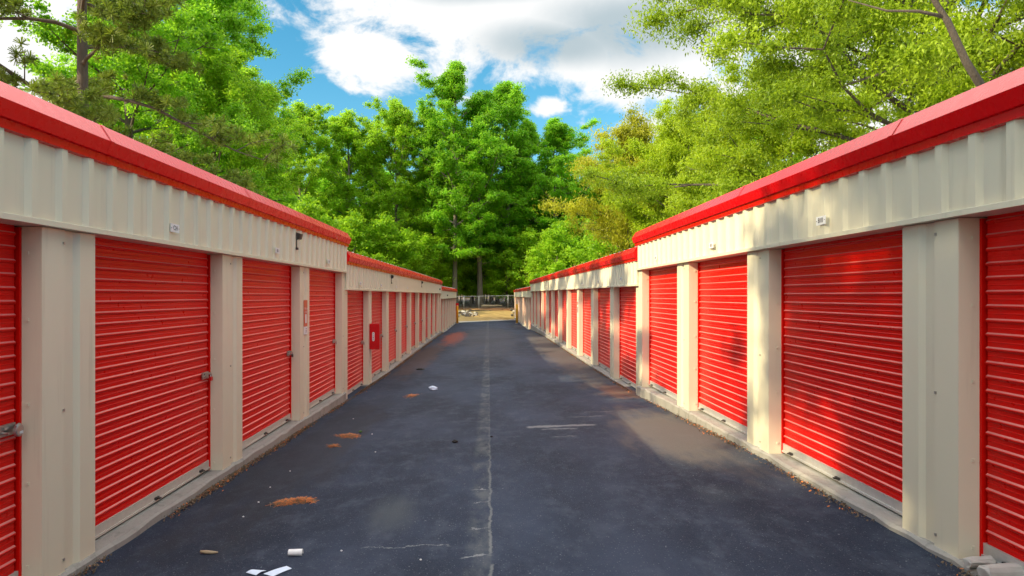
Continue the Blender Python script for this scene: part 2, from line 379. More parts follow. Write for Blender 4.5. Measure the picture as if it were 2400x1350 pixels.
# ------------------------------------------------------------------ storage buildings
DEEP = 8.6
def building(s, D, y0, y1, pil, hdr, top, floor, label, latch=True, tilt=0.0, detail=True, seed=0):
    """s: -1 left / +1 right of the lane; pil: list of (near y, far y) of pillar fronts; hdr, top, floor: heights relative to the eye"""
    rg = random.Random(seed); bz = EYE + floor(y0)
    root = empty('storage_building', (s * D, y0, bz), label, 'building')
    X = lambda u: s * (D + u)
    def Z(rel, y): return EYE + rel + tilt * (y - y0) / (y1 - y0)
    wt = top - .28                                       # wall top under the trim
    # ribbed wall panel over the doors
    mb = MB(); prof = []; y = y0
    while y < y1 - .001:
        for dy, u in ((0, -.022), (.17, -.022), (.198, -.054), (.262, -.054), (.290, -.022)):
            if y + dy < y1: prof.append((y + dy, u))
        y += .315
    prof.append((y1, -.022))
    for (ya, ua), (yb, ub) in zip(prof, prof[1:]):
        mb.quad((X(ua), ya, Z(hdr + .03, ya)), (X(ub), yb, Z(hdr + .03, yb)), (X(ub), yb, Z(wt + .10, yb)), (X(ua), ya, Z(wt + .10, ya)))
    # lower J-trim and soffit
    for ya, yb in zip(np.linspace(y0, y1, 7), np.linspace(y0, y1, 7)[1:]):
        mb.ring([[(X(-.062), q, Z(hdr, q)), (X(.30), q, Z(hdr, q)), (X(.30), q, Z(hdr + .02, q)), (X(-.050), q, Z(hdr + .040, q)), (X(-.062), q, Z(hdr + .036, q))] for q in (ya, yb)], True, True)
    # inner lintel, end and back walls
    e = .004
    mb.quad((X(.30), y0, Z(hdr, y0)), (X(.30), y1, Z(hdr, y1)), (X(.30), y1, Z(wt, y1)), (X(.30), y0, Z(wt, y0)))
    for q in (y0 + e, y1 - e):
        mb.quad((X(.02), q, EYE + floor(q) - .3), (X(DEEP), q, EYE + floor(q) - .3), (X(DEEP), q, Z(wt + .35, q)), (X(.02), q, Z(wt + .1, q)))
        mb.quad((X(.02), q, Z(hdr + .04, q)), (X(-.03), q, Z(hdr + .04, q)), (X(-.03), q, Z(wt + .1, q)), (X(.02), q, Z(wt + .1, q)))
    mb.quad((X(DEEP), y0, EYE + floor(y0) - .3), (X(DEEP), y1, EYE + floor(y1) - .3), (X(DEEP), y1, Z(wt + .4, y1)), (X(DEEP), y0, Z(wt + .4, y0)))
    if detail:                                           # hex screws along the bottom edge and a lap seam
        yy = y0 + .5
        while yy < y1:
            mb.box(X(-.026), X(-.036), yy - .011, yy + .011, Z(hdr + .075, yy) - .011, Z(hdr + .075, yy) + .011, 1); yy += .63 if rg.random() < .8 else .95
    mb.build('wall', [M['beige'], M['steel']], root, fixn=False)
    # roof
    mb = MB(); k = int((y1 - y0) / .61)
    for i in range(k + 1):
        ya = y0 + (y1 - y0) * i / (k + 1); yb = y0 + (y1 - y0) * (i + 1) / (k + 1)
        mb.quad((X(-.04), ya, Z(top - .012, ya)), (X(-.04), yb, Z(top - .012, yb)), (X(DEEP + .1), yb, Z(top + .32, yb)), (X(DEEP + .1), ya, Z(top + .32, ya)))
        mb.ring([[(X(uu), ya - .02, Z(zz, ya)), (X(uu), ya, Z(zz + .05, ya)), (X(uu), ya + .02, Z(zz, ya))] for uu, zz in ((.05, top - .004), (DEEP + .1, top + .324))], False)
    mb.build('roof', M['roof'], root, fixn=False)
    # red eave trim
    P = [(.025, -.005), (-.045, 0), (-.125, -.125), (-.092, -.222), (-.066, -.226), (-.064, -.282), (.025, -.292)]
    mb = MB(); q0, q1 = y0 - .05, y1 + .08
    segs = [q0] + [q for q in np.arange(math.ceil(q0 / 3.05) * 3.05 + (5.0 if s > 0 else 2.2) - 6.1, q1 - .8, 3.05) if q > q0 + .8] + [q1]
    for ya, yb in zip(segs, segs[1:]):
        mb.ring([[(X(uu), q, Z(top + zz, q)) for uu, zz in P] for q in (ya, yb - (.004 if yb < q1 else 0))], True, True)
        if yb < q1:      # joint sleeve 3 mm proud
            mb.ring([[(X(uu - .003), q, Z(top + zz + .003, q)) for uu, zz in P[1:4]] for q in (yb - .05, yb)], False)
    mb.build('eave_trim', M['trim'], root)
    # slab with a worn edge
    mb = MB(); q = np.linspace(y0, y1, max(8, int((y1 - y0) / .22)))
    rings = []
    for yy in q:
        f = EYE + floor(yy); j = rg.uniform(-.018, .018); g = ground_z(s * 3, yy) - .35
        rings.append([(X(DEEP), yy, f), (X(-.012 + j * .3), yy, f), (X(-.035 + j * .6), yy, f - .02 + j * .4), (X(-.045 + j), yy, g), (X(DEEP), yy, g)])
    mb.ring(rings, True, True); mb.build('slab', M['concrete'], root)
    # pillars
    for ya, yb in pil:
        w = yb - ya; mb = MB(); uin = .20
        if w > .4:
            a, b_, c_, d_ = ya + w * .40, ya + w * .47, ya + w * .62, ya + w * .69
            fr = [(ya, 0), (a, 0), (b_, .028), (c_, .028), (d_, 0), (yb, 0)]
        else: fr = [(ya, 0), (yb, 0)]
        pts = [(ya, uin)] + fr + [(yb, uin)]
        f = min(EYE + floor(ya), EYE + floor(yb)) + (.004 if floor(ya) == floor(yb) else -.03)
        mb.ring([[(X(uu), qq, f) for qq, uu in pts], [(X(uu), qq, Z(hdr, qq) - .004) for qq, uu in pts]], True, True)
        if detail:
            for t in (.06, .30, .52, .74, .93):
                z = f + (Z(hdr, ya) - f) * t; z += rg.uniform(-.03, .03)
                mb.box(X(.085), X(.105), ya - .008, ya + .001, z - .010, z + .010, 0)
            for t in (.05, .48, .96):
                z = f + (Z(hdr, ya) - f) * t
                mb.box(X(-.008), X(.001), ya + w * .36, ya + w * .36 + .016, z - .009, z + .009, 1)
        mb.build('pillar', [M['beige'], M['steel']], root)
    # doors
    doors = []
    for (a0, a1), (b0, b1) in zip(pil, pil[1:]):
        ya, yb = a1, b0; ym = (ya + yb) / 2; f = EYE + floor(ym) + .008; ht = Z(hdr, ym) + .02
        ud = .155; g = .045
        mb = MB(); pitch = .0905; z = f + .105; row = []
        bow = rg.uniform(-.004, .004)
        row.append((0, z))
        while z + pitch < ht + .1:
            row += [(0, z + .026), (-.0025, z + .030), (-.0025, z + .032), (0, z + .036), (0, z + .060), (-.006, z + .064), (-.0120, z + .071), (-.0138, z + .076), (-.0118, z + .081), (-.005, z + .087), (0, z + pitch)]
            z += pitch
        yl = [ya + g, ya + g + .02, ya + .25 * (yb - ya), ym, ya + .75 * (yb - ya), yb - g - .02, yb - g]
        mb.ring([[(X(ud + uu + (bow if 1 < j < 5 else 0)), yy, zz) for j, yy in enumerate(yl)] for uu, zz in row], False)
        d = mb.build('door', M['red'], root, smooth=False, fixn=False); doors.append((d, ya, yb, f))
        mb = MB(); mb.box(X(ud - .012), X(ud + .03), ya + .02, yb - .02, f + .012, f + .104); mb.box(X(ud - .022), X(ud - .012), ya + .02, yb - .02, f + .012, f + .030)
        mb.build('bottom_bar', M['bar'] if s < 0 else M['alu'], d)
        mb = MB(); mb.box(X(ud + .035), X(ud + .07), ya - .05, yb + .05, f - .012, ht + .02)
        mb.build('backing', M['dark'], d)  # black panel stands in for the shadow in the gaps beside the curtain
        for qa, qb in ((ya + .001, ya + .022), (yb - .022, yb - .001)):
            mb = MB(); mb.box(X(ud - .02), X(ud + .034), qa, qb, f, ht - .03); mb.build('guide_rail', M['red'], d)
        for t in (.5, .9):
            qy = ya + (yb - ya) * t; mb = MB()
            mb.box(X(ud - .03), X(ud - .0121), qy - .035, qy + .035, f + .028, f + .052); mb.box(X(ud - .055), X(ud - .03), qy - .012, qy + .02, f + .034, f + .046)
            mb.build('foot_handle', M['bronze'], d)
        if latch:
            mb = MB(); qy = yb - .17; z = f + 1.07
            mb.box(X(ud - .026), X(ud - .016), qy - .06, qy + .10, z - .038, z + .038); mb.box(X(ud - .040), X(ud - .026), qy - .02, qy + .13, z + .004, z + .024)
            mb.tube([(X(ud - .030), qy - .03, z - .012), (X(ud - .075), qy - .03, z - .012)], .008, 6)
            mb.build('latch', M['steel'], d)
    return root, doors

K = lambda pts: (lambda y: float(np.interp(y, [q[0] for q in pts], [q[1] for q in pts])))
flat = lambda h: (lambda y: h)
w = .62
BL1 = building(-1, 3.0, -4.3, 14.24, [(-4.3, -4.05), (-1.63, -1.01), (1.47, 2.09), (4.585, 5.206), (7.70, 8.32), (10.86, 11.43), (13.97, 14.24)], .465, 1.297,
               K([(-4, -1.95), (5, -1.955), (14.3, -2.02)]), 'nearest beige storage building with red roller doors in shade, running along the left kerb', seed=1)
BR1 = building(1, 3.05, -4.5, 13.86, [(-4.5, -4.2), (-1.6, -1.0), (1.42, 2.03), (4.43, 5.03), (7.43, 8.05), (10.40, 11.04), (13.55, 13.86)], .506, 1.283,
               K([(-4, -1.70), (4.4, -1.71), (8, -1.725), (11, -1.77), (13.9, -1.83)]), 'nearest beige storage building on the right with sun-dappled red roller doors', latch=False, seed=2)
p2 = [(14.25, 14.52)] + [(17.07 + 3.0 * i - .06 * (i > 5) * (i - 5), 17.52 + 3.0 * i - .06 * (i > 5) * (i - 5)) for i in range(9)] + [(42.65, 43.0)]
BL2 = building(-1, 3.0, 14.246, 43.0, p2, .11, .93, flat(-2.24), 'middle storage building on the left, one step lower, with a red cabinet on its pillar', seed=3)
p2r = [(13.87, 14.12)] + [(16.62 + 3.2 * i, 17.15 + 3.2 * i) for i in range(10)] + [(48.7, 49.0)]
BR2 = building(1, 3.05, 13.866, 49.0, p2r, .19, .985, flat(-2.04), 'middle storage building on the right, one step lower, striped by tree shadows', latch=False, tilt=.08, seed=4)
p3 = [(43.01, 43.3)] + [(45.6 + 2.85 * i, 46.05 + 2.85 * i) for i in range(6)] + [(62.6, 63.0)]
BL3 = building(-1, 3.0, 43.006, 63.0, p3, -.23, .57, flat(-2.48), 'far short storage building on the left, ending at a yellow bollard', detail=False, seed=5)
p3r = [(49.01, 49.35)] + [(52.0 + 3.0 * i, 52.5 + 3.0 * i) for i in range(9)] + [(79.6, 80.0)]
BR3 = building(1, 3.05, 49.006, 80.0, p3r, -.16, .63, flat(-2.60), 'far storage building on the right, lowest of its row, beyond the yellow bollard', latch=False, detail=False, seed=6)

# ------------------------------------------------------------------ fittings on the buildings
def plate(s, D, y, zrel, label, text=None, w=.17, h=.078, group='unit number plates over the doors'):
    u = -.062; x = s * (D + u); z = EYE + zrel; mb = MB()
    mb.box(x, x - s * .006, y - w / 2, y + w / 2, z - h / 2, z + h / 2)
    xf = x - s * .0085; rt = (0, -s * -1.0 * -1.0, 0)
    rt = (0, 1, 0) if s < 0 else (0, -1, 0)
    if text: text_mesh(mb, text, .062, (xf, y, z), rt, (0, 0, 1), 1, width=.085)
    else:
        for k in (-.028, .004):
            mb.quad((xf, y + k, z - .02), (xf, y + k + .024, z - .02), (xf, y + k + .024, z + .02), (xf, y + k, z + .02), 2)
    for t in (-.074, .074): mb.box(xf, x, y + t - .004, y + t + .004, z - .004, z + .004, 2)
    o = mb.build('number_plate', [M['white'], M['ink'], M['grey_ink']], fixn=True)
    return tag(o, label, 'sign', group)
plate(-1, 3.0, 6.39, .627, 'white number plate reading C24 on the left wall', 'C24')
plate(-1, 3.0, 9.49, .62, 'small white number plate beside the seam, next after C24 on the left wall')
plate(-1, 3.0, 12.55, .62, 'last white number plate on the nearest left building before the roof step')
plate(1, 3.05, 6.13, .671, 'white number plate reading B10 on the right wall', 'B10')
plate(1, 3.05, 9.15, .67, 'sunlit white number plate over the second door past the broad right pillar')
plate(1, 3.05, 12.2, .67, 'last white number plate on the nearest right building before the roof step')
for i, y in enumerate((15.65, 18.7, 21.8, 24.8)):
    plate(-1, 3.0, y, .27, ['white number plate over the first door after the left roof step', 'white number plate over the door behind the red cabinet',
          'white number plate under the small dark lamp of the left middle building', 'fourth white number plate along the middle left building'][i])
for i, y in enumerate((15.4, 18.6, 21.8)):
    plate(1, 3.05, y, .37, ['white number plate over the first door after the right roof step', 'second white number plate along the middle right building',
          'third white number plate along the middle right building'][i])

def lamp(s, D, y, ztop, label, pipe=True):
    x = s * (D - .055); t = empty('wall_light', (x, y, EYE + ztop - .12), label, 'wall light', 'dark lamps under the eaves')
    z = EYE + ztop; mb = MB()
    mb.ring([[(x, q, z - .115), (x - s * .055, q, z - .10), (x - s * .075, q, z - .025), (x, q, z)] for q in (y - .06, y + .06)], True, True)
    mb.build('housing', M['bronze'], t)
    mb = MB(); mb.ring([[(x - s * .012, q, z - .1185), (x - s * .050, q, z - .108)] for q in (y - .05, y + .05)], False)
    mb.build('lens', M['lens'], t)
    if pipe:
        mb = MB(); mb.tube([(x - s * .010, y - .055, z - .02), (x - s * .010, y - .055, z - .25)], .008, 6)
        mb.box(x, x - s * .03, y - .075, y - .025, z - .27, z - .235); mb.build('conduit', M['bronze'], t)
lamp(-1, 3.0, 10.5, .965, 'dark wall light with conduit under the red trim of the nearest left building')
lamp(-1, 3.0, 20.7, .62, 'dark wall light over the third door of the middle left building')
lamp(-1, 3.0, 30.0, .62, 'dark wall light halfway along the middle left building')
lamp(-1, 3.0, 41.0, .42, 'twin-looking dark light at the far end of the middle left building', False)
lamp(-1, 3.0, 48.5, .05, 'dark light on the far left storage building', False)

# padlocks hang on the latches of the left doors
def padlock(y, z, label, kind):
    x = -(3.0 + .155 - .052); mb = MB()
    if kind == 'disc':
        mb.tube([(x - .0, y, z), (x + .006, y, z), (x + .024, y, z), (x + .028, y, z)], [.032, .041, .041, .034], 18, True, 0)
        for k in range(4): mb.box(x + .0285, x + .031, y - .002 + k * .008 - .004, y + .002 + k * .008 - .004, z - .022, z - .006, 1)
        mb.tube([(x + .02, y - .03 + .012 * k, z + .03 + .014 * math.sin(k * .8)) for k in range(5)], .006, 6, True, 2)
    else:
        mb.box(x - .004, x + .018, y - .022, y + .022, z - .055, z - .012, 0)
        mb.tube([(x + .007, y + .016 * math.cos(a), z - .012 + .03 * math.sin(a)) for a in np.linspace(0, math.pi, 9)], .0045, 6, True, 2)
    o = mb.build('padlock', [M['bronze'] if kind == 'dark' else M['steel'], M['white'], M['steel']] if kind != 'red' else [M['safety_red'], M['white'], M['steel']])
    return tag(o, label, 'padlock', 'padlocks on the left door latches')
dl = BL1[1] + BL2[1]
for (d, ya, yb, f), (lab, kind) in zip(dl[2:12], [('round steel disc padlock at the left picture edge', 'disc'), ('red padlock hanging on the latch of door C24', 'red'),
        ('dark padlock on the door between C24 and the orange notice', 'dark'), ('steel padlock on the door beside the orange notice', 'steel'),
        ('steel padlock on the first door after the left roof step', 'steel'), ('dark padlock just past the red cabinet', 'dark'),
        ('dark padlock two doors past the red cabinet', 'dark'), ('dark padlock three doors past the red cabinet', 'dark'),
        ('dark padlock four doors past the red cabinet', 'dark'), ('dark padlock five doors past the red cabinet', 'dark')]):
    padlock(yb - .085 if kind != 'disc' else yb - .10, f + 1.06, lab, kind)

# red extinguisher cabinets
def cabinet(y, z0, z1, label, text):
    x = -2.997; t = empty('fire_cabinet', (x, y, EYE + z0), label, 'fire cabinet', 'red cabinets on the left pillars')
    mb = MB(); mb.box(x, x + .245, y, y + .24, EYE + z0, EYE + z1); mb.box(x - .0, x + .255, y - .01, y - .0005, EYE + z0 + .012, EYE + z1 - .012); mb.build('body', M['safety_red'], t)
    mb = MB(); zc = EYE + (z0 + z1) / 2; xc = x + .10; yf = y - .0125; a = .030; hh = .085
    pts = [(xc + a * math.cos(q), yf, zc + hh + a * math.sin(q)) for q in np.linspace(0, math.pi, 8)] + [(xc + a * math.cos(q), yf, zc - hh + a * math.sin(q)) for q in np.linspace(math.pi, 2 * math.pi, 8)]
    k = len(mb.v); mb.v += pts; mb.f.append(tuple(range(k, k + 16))); mb.m.append(0)
    if text:
        for i, ch in enumerate('FIRE'): text_mesh(mb, ch, .055, (xc, yf - .002, zc + .075 - i * .05), (1, 0, 0), (0, 0, 1), 1)
    mb.build('label_plate', [M['white'], M['ink']], t, fixn=False)
    mb = MB(); mb.box(x + .2552, x + .272, y + .02, y + .05, zc - .05, zc + .05); mb.build('handle', M['steel'], t)
cabinet(17.18, -1.36, -.72, 'red fire cabinet with a white oval label on a left pillar', True)
cabinet(62.62, -1.35, -.72, 'small distant red fire cabinet beside the left yellow bollard', False)

# notices
def notice(s, D, y, z1, z0, label, w, style):
    x = s * (D - .004); f = -s; mb = MB(); Z1, Z0 = EYE + z1, EYE + z0; H = Z1 - Z0
    mb.box(x, x + f * .005, y - w / 2, y + w / 2, Z0 + H * .235, Z1, 0)
    mb.box(x, x + f * .0065, y - w / 2 + .002, y + w / 2 - .002, Z0, Z0 + H * .228, 1)
    xf = x + f * .0085; rt = (0, 1, 0) if s < 0 else (0, -1, 0)
    if style == 'orange':
        text_mesh(mb, "We're here", .052, (xf, y, Z0 + H * .755), rt, (0, 0, 1), 1, width=w * .86)
        text_mesh(mb, "to help!", .052, (xf, y, Z0 + H * .66), rt, (0, 0, 1), 1, width=w * .62)
        mb.quad((xf, y - .045, Z0 + H * .33), (xf, y + .045, Z0 + H * .33), (xf, y + .045, Z0 + H * .59), (xf, y - .045, Z0 + H * .59), 1)
        xg = xf + f * .002
        for k in range(3): mb.quad((x + f * .0082, y - .03 + .01 * k, Z0 + H * (.06 + .05 * k)), (x + f * .0082, y + .05, Z0 + H * (.06 + .05 * k)), (x + f * .0082, y + .05, Z0 + H * (.08 + .05 * k)), (x + f * .0082, y - .03 + .01 * k, Z0 + H * (.08 + .05 * k)), 2)
    else:
        mb.quad((xf, y - w * .38, Z0 + H * .78), (xf, y + w * .38, Z0 + H * .78), (xf, y + w * .38, Z0 + H * .96), (xf, y - w * .38, Z0 + H * .96), 3)
        mb.quad((xf, y - w * .36, Z0 + H * .30), (xf, y + w * .36, Z0 + H * .30), (xf, y + w * .36, Z0 + H * .64), (xf, y - w * .36, Z0 + H * .64), 2)
    o = mb.build('notice_sign', [M['orange'] if style == 'orange' else M['white'], M['white'], M['grey_ink'], M['orange']])
    tag(o, label, 'sign')
notice(-1, 3.0, 11.17, -.08, -.64, 'orange notice with white lower strip on the third left pillar', .21, 'orange')
notice(1, 3.05, 23.25, -.20, -.75, 'narrow white notice with red and grey panels on a right pillar', .24, 'white')

# bollards
def bollard(x, y, h, label):
    z = ground_z(x, y); t = empty('bollard', (x, y, z), label, 'bollard', 'yellow bollards at the end of the lane')
    mb = MB(); mb.tube([(x, y, z - .05), (x, y, z + h - .06), (x, y, z + h - .02), (x, y, z + h)], [.105, .105, .09, .02], 16); mb.build('post', M['yellow'], t, smooth=True)
    mb = MB(); mb.tube([(x, y, z - .02), (x, y, z + .03), (x, y, z + .04)], [.17, .16, .09], 14); mb.build('footing', M['concrete'], t)
bollard(-2.83, 61.8, 1.62, 'thin yellow bollard at the end of the left storage row')
bollard(2.70, 64.8, 1.85, 'thicker yellow bollard standing before the right storage row')
for o in list(bpy.data.objects):
    pass

# ------------------------------------------------------------------ chain-link fence
fz = lambda x: ground_z(x, 92)
t = empty('chain_link_fence', (0, 92, fz(0)), 'grey chain-link fence on the bank at the end of the lane', 'fence')
px = [-24, -21, -18, -15, -12, -9, -6.2, -3.32, -1.3, 2.62, 5.6, 8.6, 11.6, 14.6, 17.6, 20.6]
topz = lambda x: EYE - .10 + .018 * x
for x in px:
    mb = MB(); mb.tube([(x, 92, fz(x) - .2), (x, 92, topz(x) + (.12 if x in (2.62, -3.32) else .02))], .045, 8); mb.build('post', M['galv'], t, smooth=True)
mb = MB(); mb.tube([(px[0], 91.95, topz(px[0])), (px[-1], 91.95, topz(px[-1]))], .032, 6); mb.build('top_rail', M['galv'], t, smooth=True)
mb = MB(); sx = px[0]
while sx < px[-1] - 1.7:
    for sg in (0, 1):
        a = (sx + 1.65 * sg, 91.97 + .004 * sg, fz(sx)); b = (sx + 1.65 * (1 - sg), 91.97 + .004 * sg, topz(sx))
        mb.quad((a[0] - .0022, a[1], a[2]), (a[0] + .0022, a[1], a[2]), (b[0] + .0022, b[1], b[2]), (b[0] - .0022, b[1], b[2]))
    sx += .16
mb.build('wire_mesh', M['galv'], t, fixn=False)

# ------------------------------------------------------------------ bank: logs and rubble
def log(p, q, r, label, m=M['stick']):
    p, q = Vector(p), Vector(q); rg = random.Random(hash(label) % 997 if False else len(label)); pts = []; rad = []
    for i in range(9):
        k = i / 8; c = p.lerp(q, k); pts.append((c.x, c.y, c.z + rg.uniform(-.03, .03))); rad.append(r * (1 - .35 * k) * rg.uniform(.9, 1.1))
    mb = MB(); mb.tube(pts, rad, 9); tag(mb.build('fallen_log', m, smooth=True), label, 'log')
gz = ground_z
log((-1.0, 95, gz(-1, 95) + .28), (1.9, 95.5, gz(1.9, 95.5) + .3), .17, 'pale fallen log lying behind the fence right of the big trunk', M['stick'])
log((-2.0, 86.0, gz(-2, 86) + .06), (1.9, 88.2, gz(1.9, 88.2) + .08), .07, 'long thin bough lying across the sunny bank', M['bark_pine'])
log((.6, 99, gz(.6, 99) + .2), (3.6, 99.5, gz(3.6, 99.5) + .2), .10, 'thin brown log farther back in the wood', M['bark_pine'])
def rocks(n, cx, cy, sx, sy, rmin, rmax, seed, mats):
    rg = random.Random(seed); mb = MB()
    for i in range(n):
        x, y = rg.gauss(cx, sx), rg.gauss(cy, sy); r = rg.uniform(rmin, rmax); z = gz(x, y) + r * .3
        k = 7; rings = []
        for lv in (-.9, -.4, .25, .75, .98):
            rr = math.sqrt(max(0, 1 - lv * lv)); rings.append([(x + r * rr * math.cos(a) * rg.uniform(.75, 1.2), y + r * rr * math.sin(a) * rg.uniform(.75, 1.2), z + r * lv * rg.uniform(.6, .8)) for a in [2 * math.pi * j / k for j in range(k)]])
        mb.ring(rings, True, True, rg.randrange(len(mats)))
    return mb
o = rocks(70, -2.6, 79.5, .75, 2.2, .05, .26, 3, [0, 0, 1]).build('rubble', [M['pvc'], M['bark_dark']]); tag(o, 'heap of pale stones and roots on the bank by the left bollard', 'rubble', kind='stuff')
o = rocks(45, 3.3, 85, .35, 2.5, .05, .22, 8, [0, 1]).build('rubble', [M['pvc'], M['bark_dark']]); tag(o, 'scattered pale stones on the bank at the right end of the lane', 'rubble', kind='stuff')

# ------------------------------------------------------------------ litter on the asphalt
def needles(px, py, rx, ry, n, label, seed):
    p = at(px, py); rg = random.Random(seed); mb = MB()
    for i in range(n):
        a = rg.uniform(0, 2 * math.pi); q = min(1.3, abs(rg.gauss(0, .5))); lob = .7 + .3 * math.sin(2 * a + seed) + .15 * math.sin(5 * a + seed * 2)
        x = p.x + rx * q * lob * math.cos(a); y = p.y + ry * q * lob * math.sin(a); z = gz(x, y) + rg.uniform(.003, .022) * (1.2 - q)
        d = rg.uniform(0, math.pi); L = rg.uniform(.03, .065); dx, dy = L * math.cos(d), L * math.sin(d); wx, wy = -dy * .055, dx * .055; dz = rg.uniform(-.008, .008)
        mb.quad((x - dx - wx, y - dy - wy, z), (x - dx + wx, y - dy + wy, z), (x + dx + wx, y + dy + wy, z + dz), (x + dx - wx, y + dy - wy, z + dz), rg.randrange(2))
    tag(mb.build('pine_needle_clump', [M['needle'], M['litter']], fixn=False), label, 'pine needles', 'clumps of dry pine needles')
needles(672, 1178, .13, .17, 900, 'bow-shaped orange clump of pine needles nearest the viewer', 1)
needles(712, 1174, .12, .13, 700, 'smaller orange needle clump touching the bow-shaped one', 2)
needles(818, 1022, .20, .24, 1300, 'orange pine needle clump farther up the asphalt by a green leaf', 3)
needles(782, 1046, .12, .14, 200, 'thin sparse needle clump just in front of the leafy one', 4)
needles(965, 928, .24, .3, 420, 'faint brown needle clump left of the crumpled plastic', 5)

def sheet(name, label, cat, corners, m, thick=.003, curl=.02):
    mb = MB(); pts = [at(*c) for c in corners]; a, b, c, d = pts; N = 8; top = []
    for i in range(N + 1):
        k = i / N; l = a.lerp(b, k); r = d.lerp(c, k); z = curl * math.sin(k * math.pi) + .008
        top.append([Vector((l.x, l.y, l.z + z)), Vector((r.x, r.y, r.z + z * .8))])
    mb.ring([[q[0], q[1], q[1] - Vector((0, 0, thick)), q[0] - Vector((0, 0, thick))] for q in top], True, True)
    tag(mb.build(name, m), label, cat)
sheet('paper_strip', 'long pale blue strip of paper lying flat at the bottom edge', 'paper', [(618, 1347), (672, 1329), (684, 1334), (640, 1353)], M['paper'], curl=.004)
sheet('paper_strip', 'short pale blue scrap tucked behind the long paper strip', 'paper', [(577, 1344), (600, 1338), (624, 1339), (600, 1350)], M['paper'], curl=.01)
p = at(693, 1302); mb = MB()       # half-crushed paper cup
for sgn, rr in ((1, .026), (1, .0235)):
    mb.ring([[(p.x - .052 + .104 * k, p.y + rr * math.cos(a) * (1 - .15 * k), p.z + .024 + rr * math.sin(a) * (.85 + .15 * k)) for a in np.linspace(-.6, math.pi + .9, 12)] for k in (0, .25, .5, .75, 1)], False)
tag(mb.build('paper_cup', M['white'], smooth=True, fixn=False), 'white crushed paper cup on its side near the bottom edge', 'cup')
p = at(490, 1297); mb = MB(); mb.tube([(p.x - .065, p.y, p.z + .014), (p.x - .02, p.y - .01, p.z + .014), (p.x + .03, p.y - .012, p.z + .012), (p.x + .07, p.y - .004, p.z + .01)], [.010, .014, .012, .005], 7)
tag(mb.build('wood_chip', M['stick'], smooth=True), 'bleached chip of wood lying left of the crushed cup', 'stick')
def lump(px, py, r, label, m, flat=.45, seed=1, stretch=1.3, cat='debris'):
    p = at(px, py); rg = random.Random(seed); mb = MB(); rings = []
    for lv in (-.95, -.5, .1, .6, .95):
        rr = math.sqrt(max(0, 1 - lv * lv)); rings.append([(p.x + stretch * r * rr * math.cos(a) * rg.uniform(.65, 1.25), p.y + r * rr * math.sin(a) * rg.uniform(.65, 1.25), p.z + r * flat * (lv + .9) * rg.uniform(.8, 1.15)) for a in [2 * math.pi * j / 11 for j in range(11)]])
    mb.ring(rings, True, True); tag(mb.build('debris', m), label, cat)
lump(1015, 914, .085, 'crumpled pale plastic bag lying on the asphalt left of centre', M['paper'], .55, 5, 1.2, 'plastic bag')
lump(1066, 1038, .028, 'black lump on the asphalt just left of the centre seam', M['lump'], .8, 2)
lump(1152, 1025, .014, 'tiny black crumb right beside the centre seam', M['lump'], .8, 3)
lump(985, 867, .09, 'dark leafy twig scrap far up the left of the lane', M['lump'], .3, 4, 1.6)
lump(845, 1014, .022, 'green leaf resting on the orange needle clump', plain('green_leaf', (.05, .14, .02), .6), .8, 6, 1.2, 'leaf')
lump(1538, 943, .06, 'pale scrap of paper by the right slab step', M['white'], .15, 9, 1.9, 'paper')
# white pebbles scattered on the left
for i, (qx, qy) in enumerate([(633, 1143), (680, 1105), (872, 1018), (828, 982), (606, 1178), (570, 1212), (800, 1292), (986, 1313), (880, 1060)]):
    lump(qx, qy, .0075, 'tiny pale pebble loose on the dark asphalt', M['white'], .7, 20 + i, 1.2, 'pebble')
for o in bpy.data.objects:
    if o.get('category') == 'pebble': o.name = 'pebble'; o['group'] = 'pale pebbles on the asphalt'
# weathered concrete pieces at the right pillar foot
def slug(x0, y0, x1, y1, z, r, label, seed):
    rg = random.Random(seed); mb = MB(); rings = []
    for k in (0, .03, .35, .7, .97, 1):
        x = x0 + (x1 - x0) * k; y = y0 + (y1 - y0) * k; q = r * (.72 if k in (0, 1) else 1)
        rings.append([(x + rg.uniform(-.006, .006), y + q * math.cos(a) * 1.1 + rg.uniform(-.008, .008), z + q * math.sin(a) * .8 + rg.uniform(-.006, .006)) for a in [2 * math.pi * j / 9 for j in range(9)]])
    mb.ring(rings, True, True); tag(mb.build('concrete_chunk', M['pvc']), label, 'concrete piece')
slug(2.97, 4.10, 3.33, 4.14, EYE - 1.71 + .045, .055, 'long pale broken concrete piece at the foot of the broad right pillar', 1)
slug(2.99, 4.27, 3.17, 4.30, EYE - 1.71 + .035, .04, 'short broken concrete piece tucked against the broad right pillar', 2)
# dead leaves and weeds gathered along both slab edges
rg = random.Random(12)
for s, D, K_, nm in ((-1, 3.0, LK, 'along the left slab edge'), (1, 3.05, RK, 'along the right slab edge')):
    mb = MB()
    for i in range(24000 if s < 0 else 9000):
        y = 4 + 40 * rg.random() ** 1.6
        if math.sin(y * 2.1 + s) + math.sin(y * .83) < rg.uniform(-1.6, 1.0): continue
        x = s * (D - .055 - abs(rg.gauss(0, .045))); z = gz(x, y) + rg.uniform(.0, .03)
        d = rg.uniform(0, 2 * math.pi); L = rg.uniform(.005, .015); e = rg.uniform(-1, 1) * L
        dx, dy = L * math.cos(d), L * math.sin(d)
        mb.quad((x - dx, y - dy, z), (x + dy * .5, y - dx * .5, z + e), (x + dx, y + dy, z + abs(e) + .004), (x - dy * .5, y + dx * .5, z + .006), 0 if rg.random() < .88 else 1)
    tag(mb.build('leaf_litter', [M['litter'], M['needle']], fixn=False), 'brown dead leaves and grit ' + nm, 'leaf litter', kind='stuff')

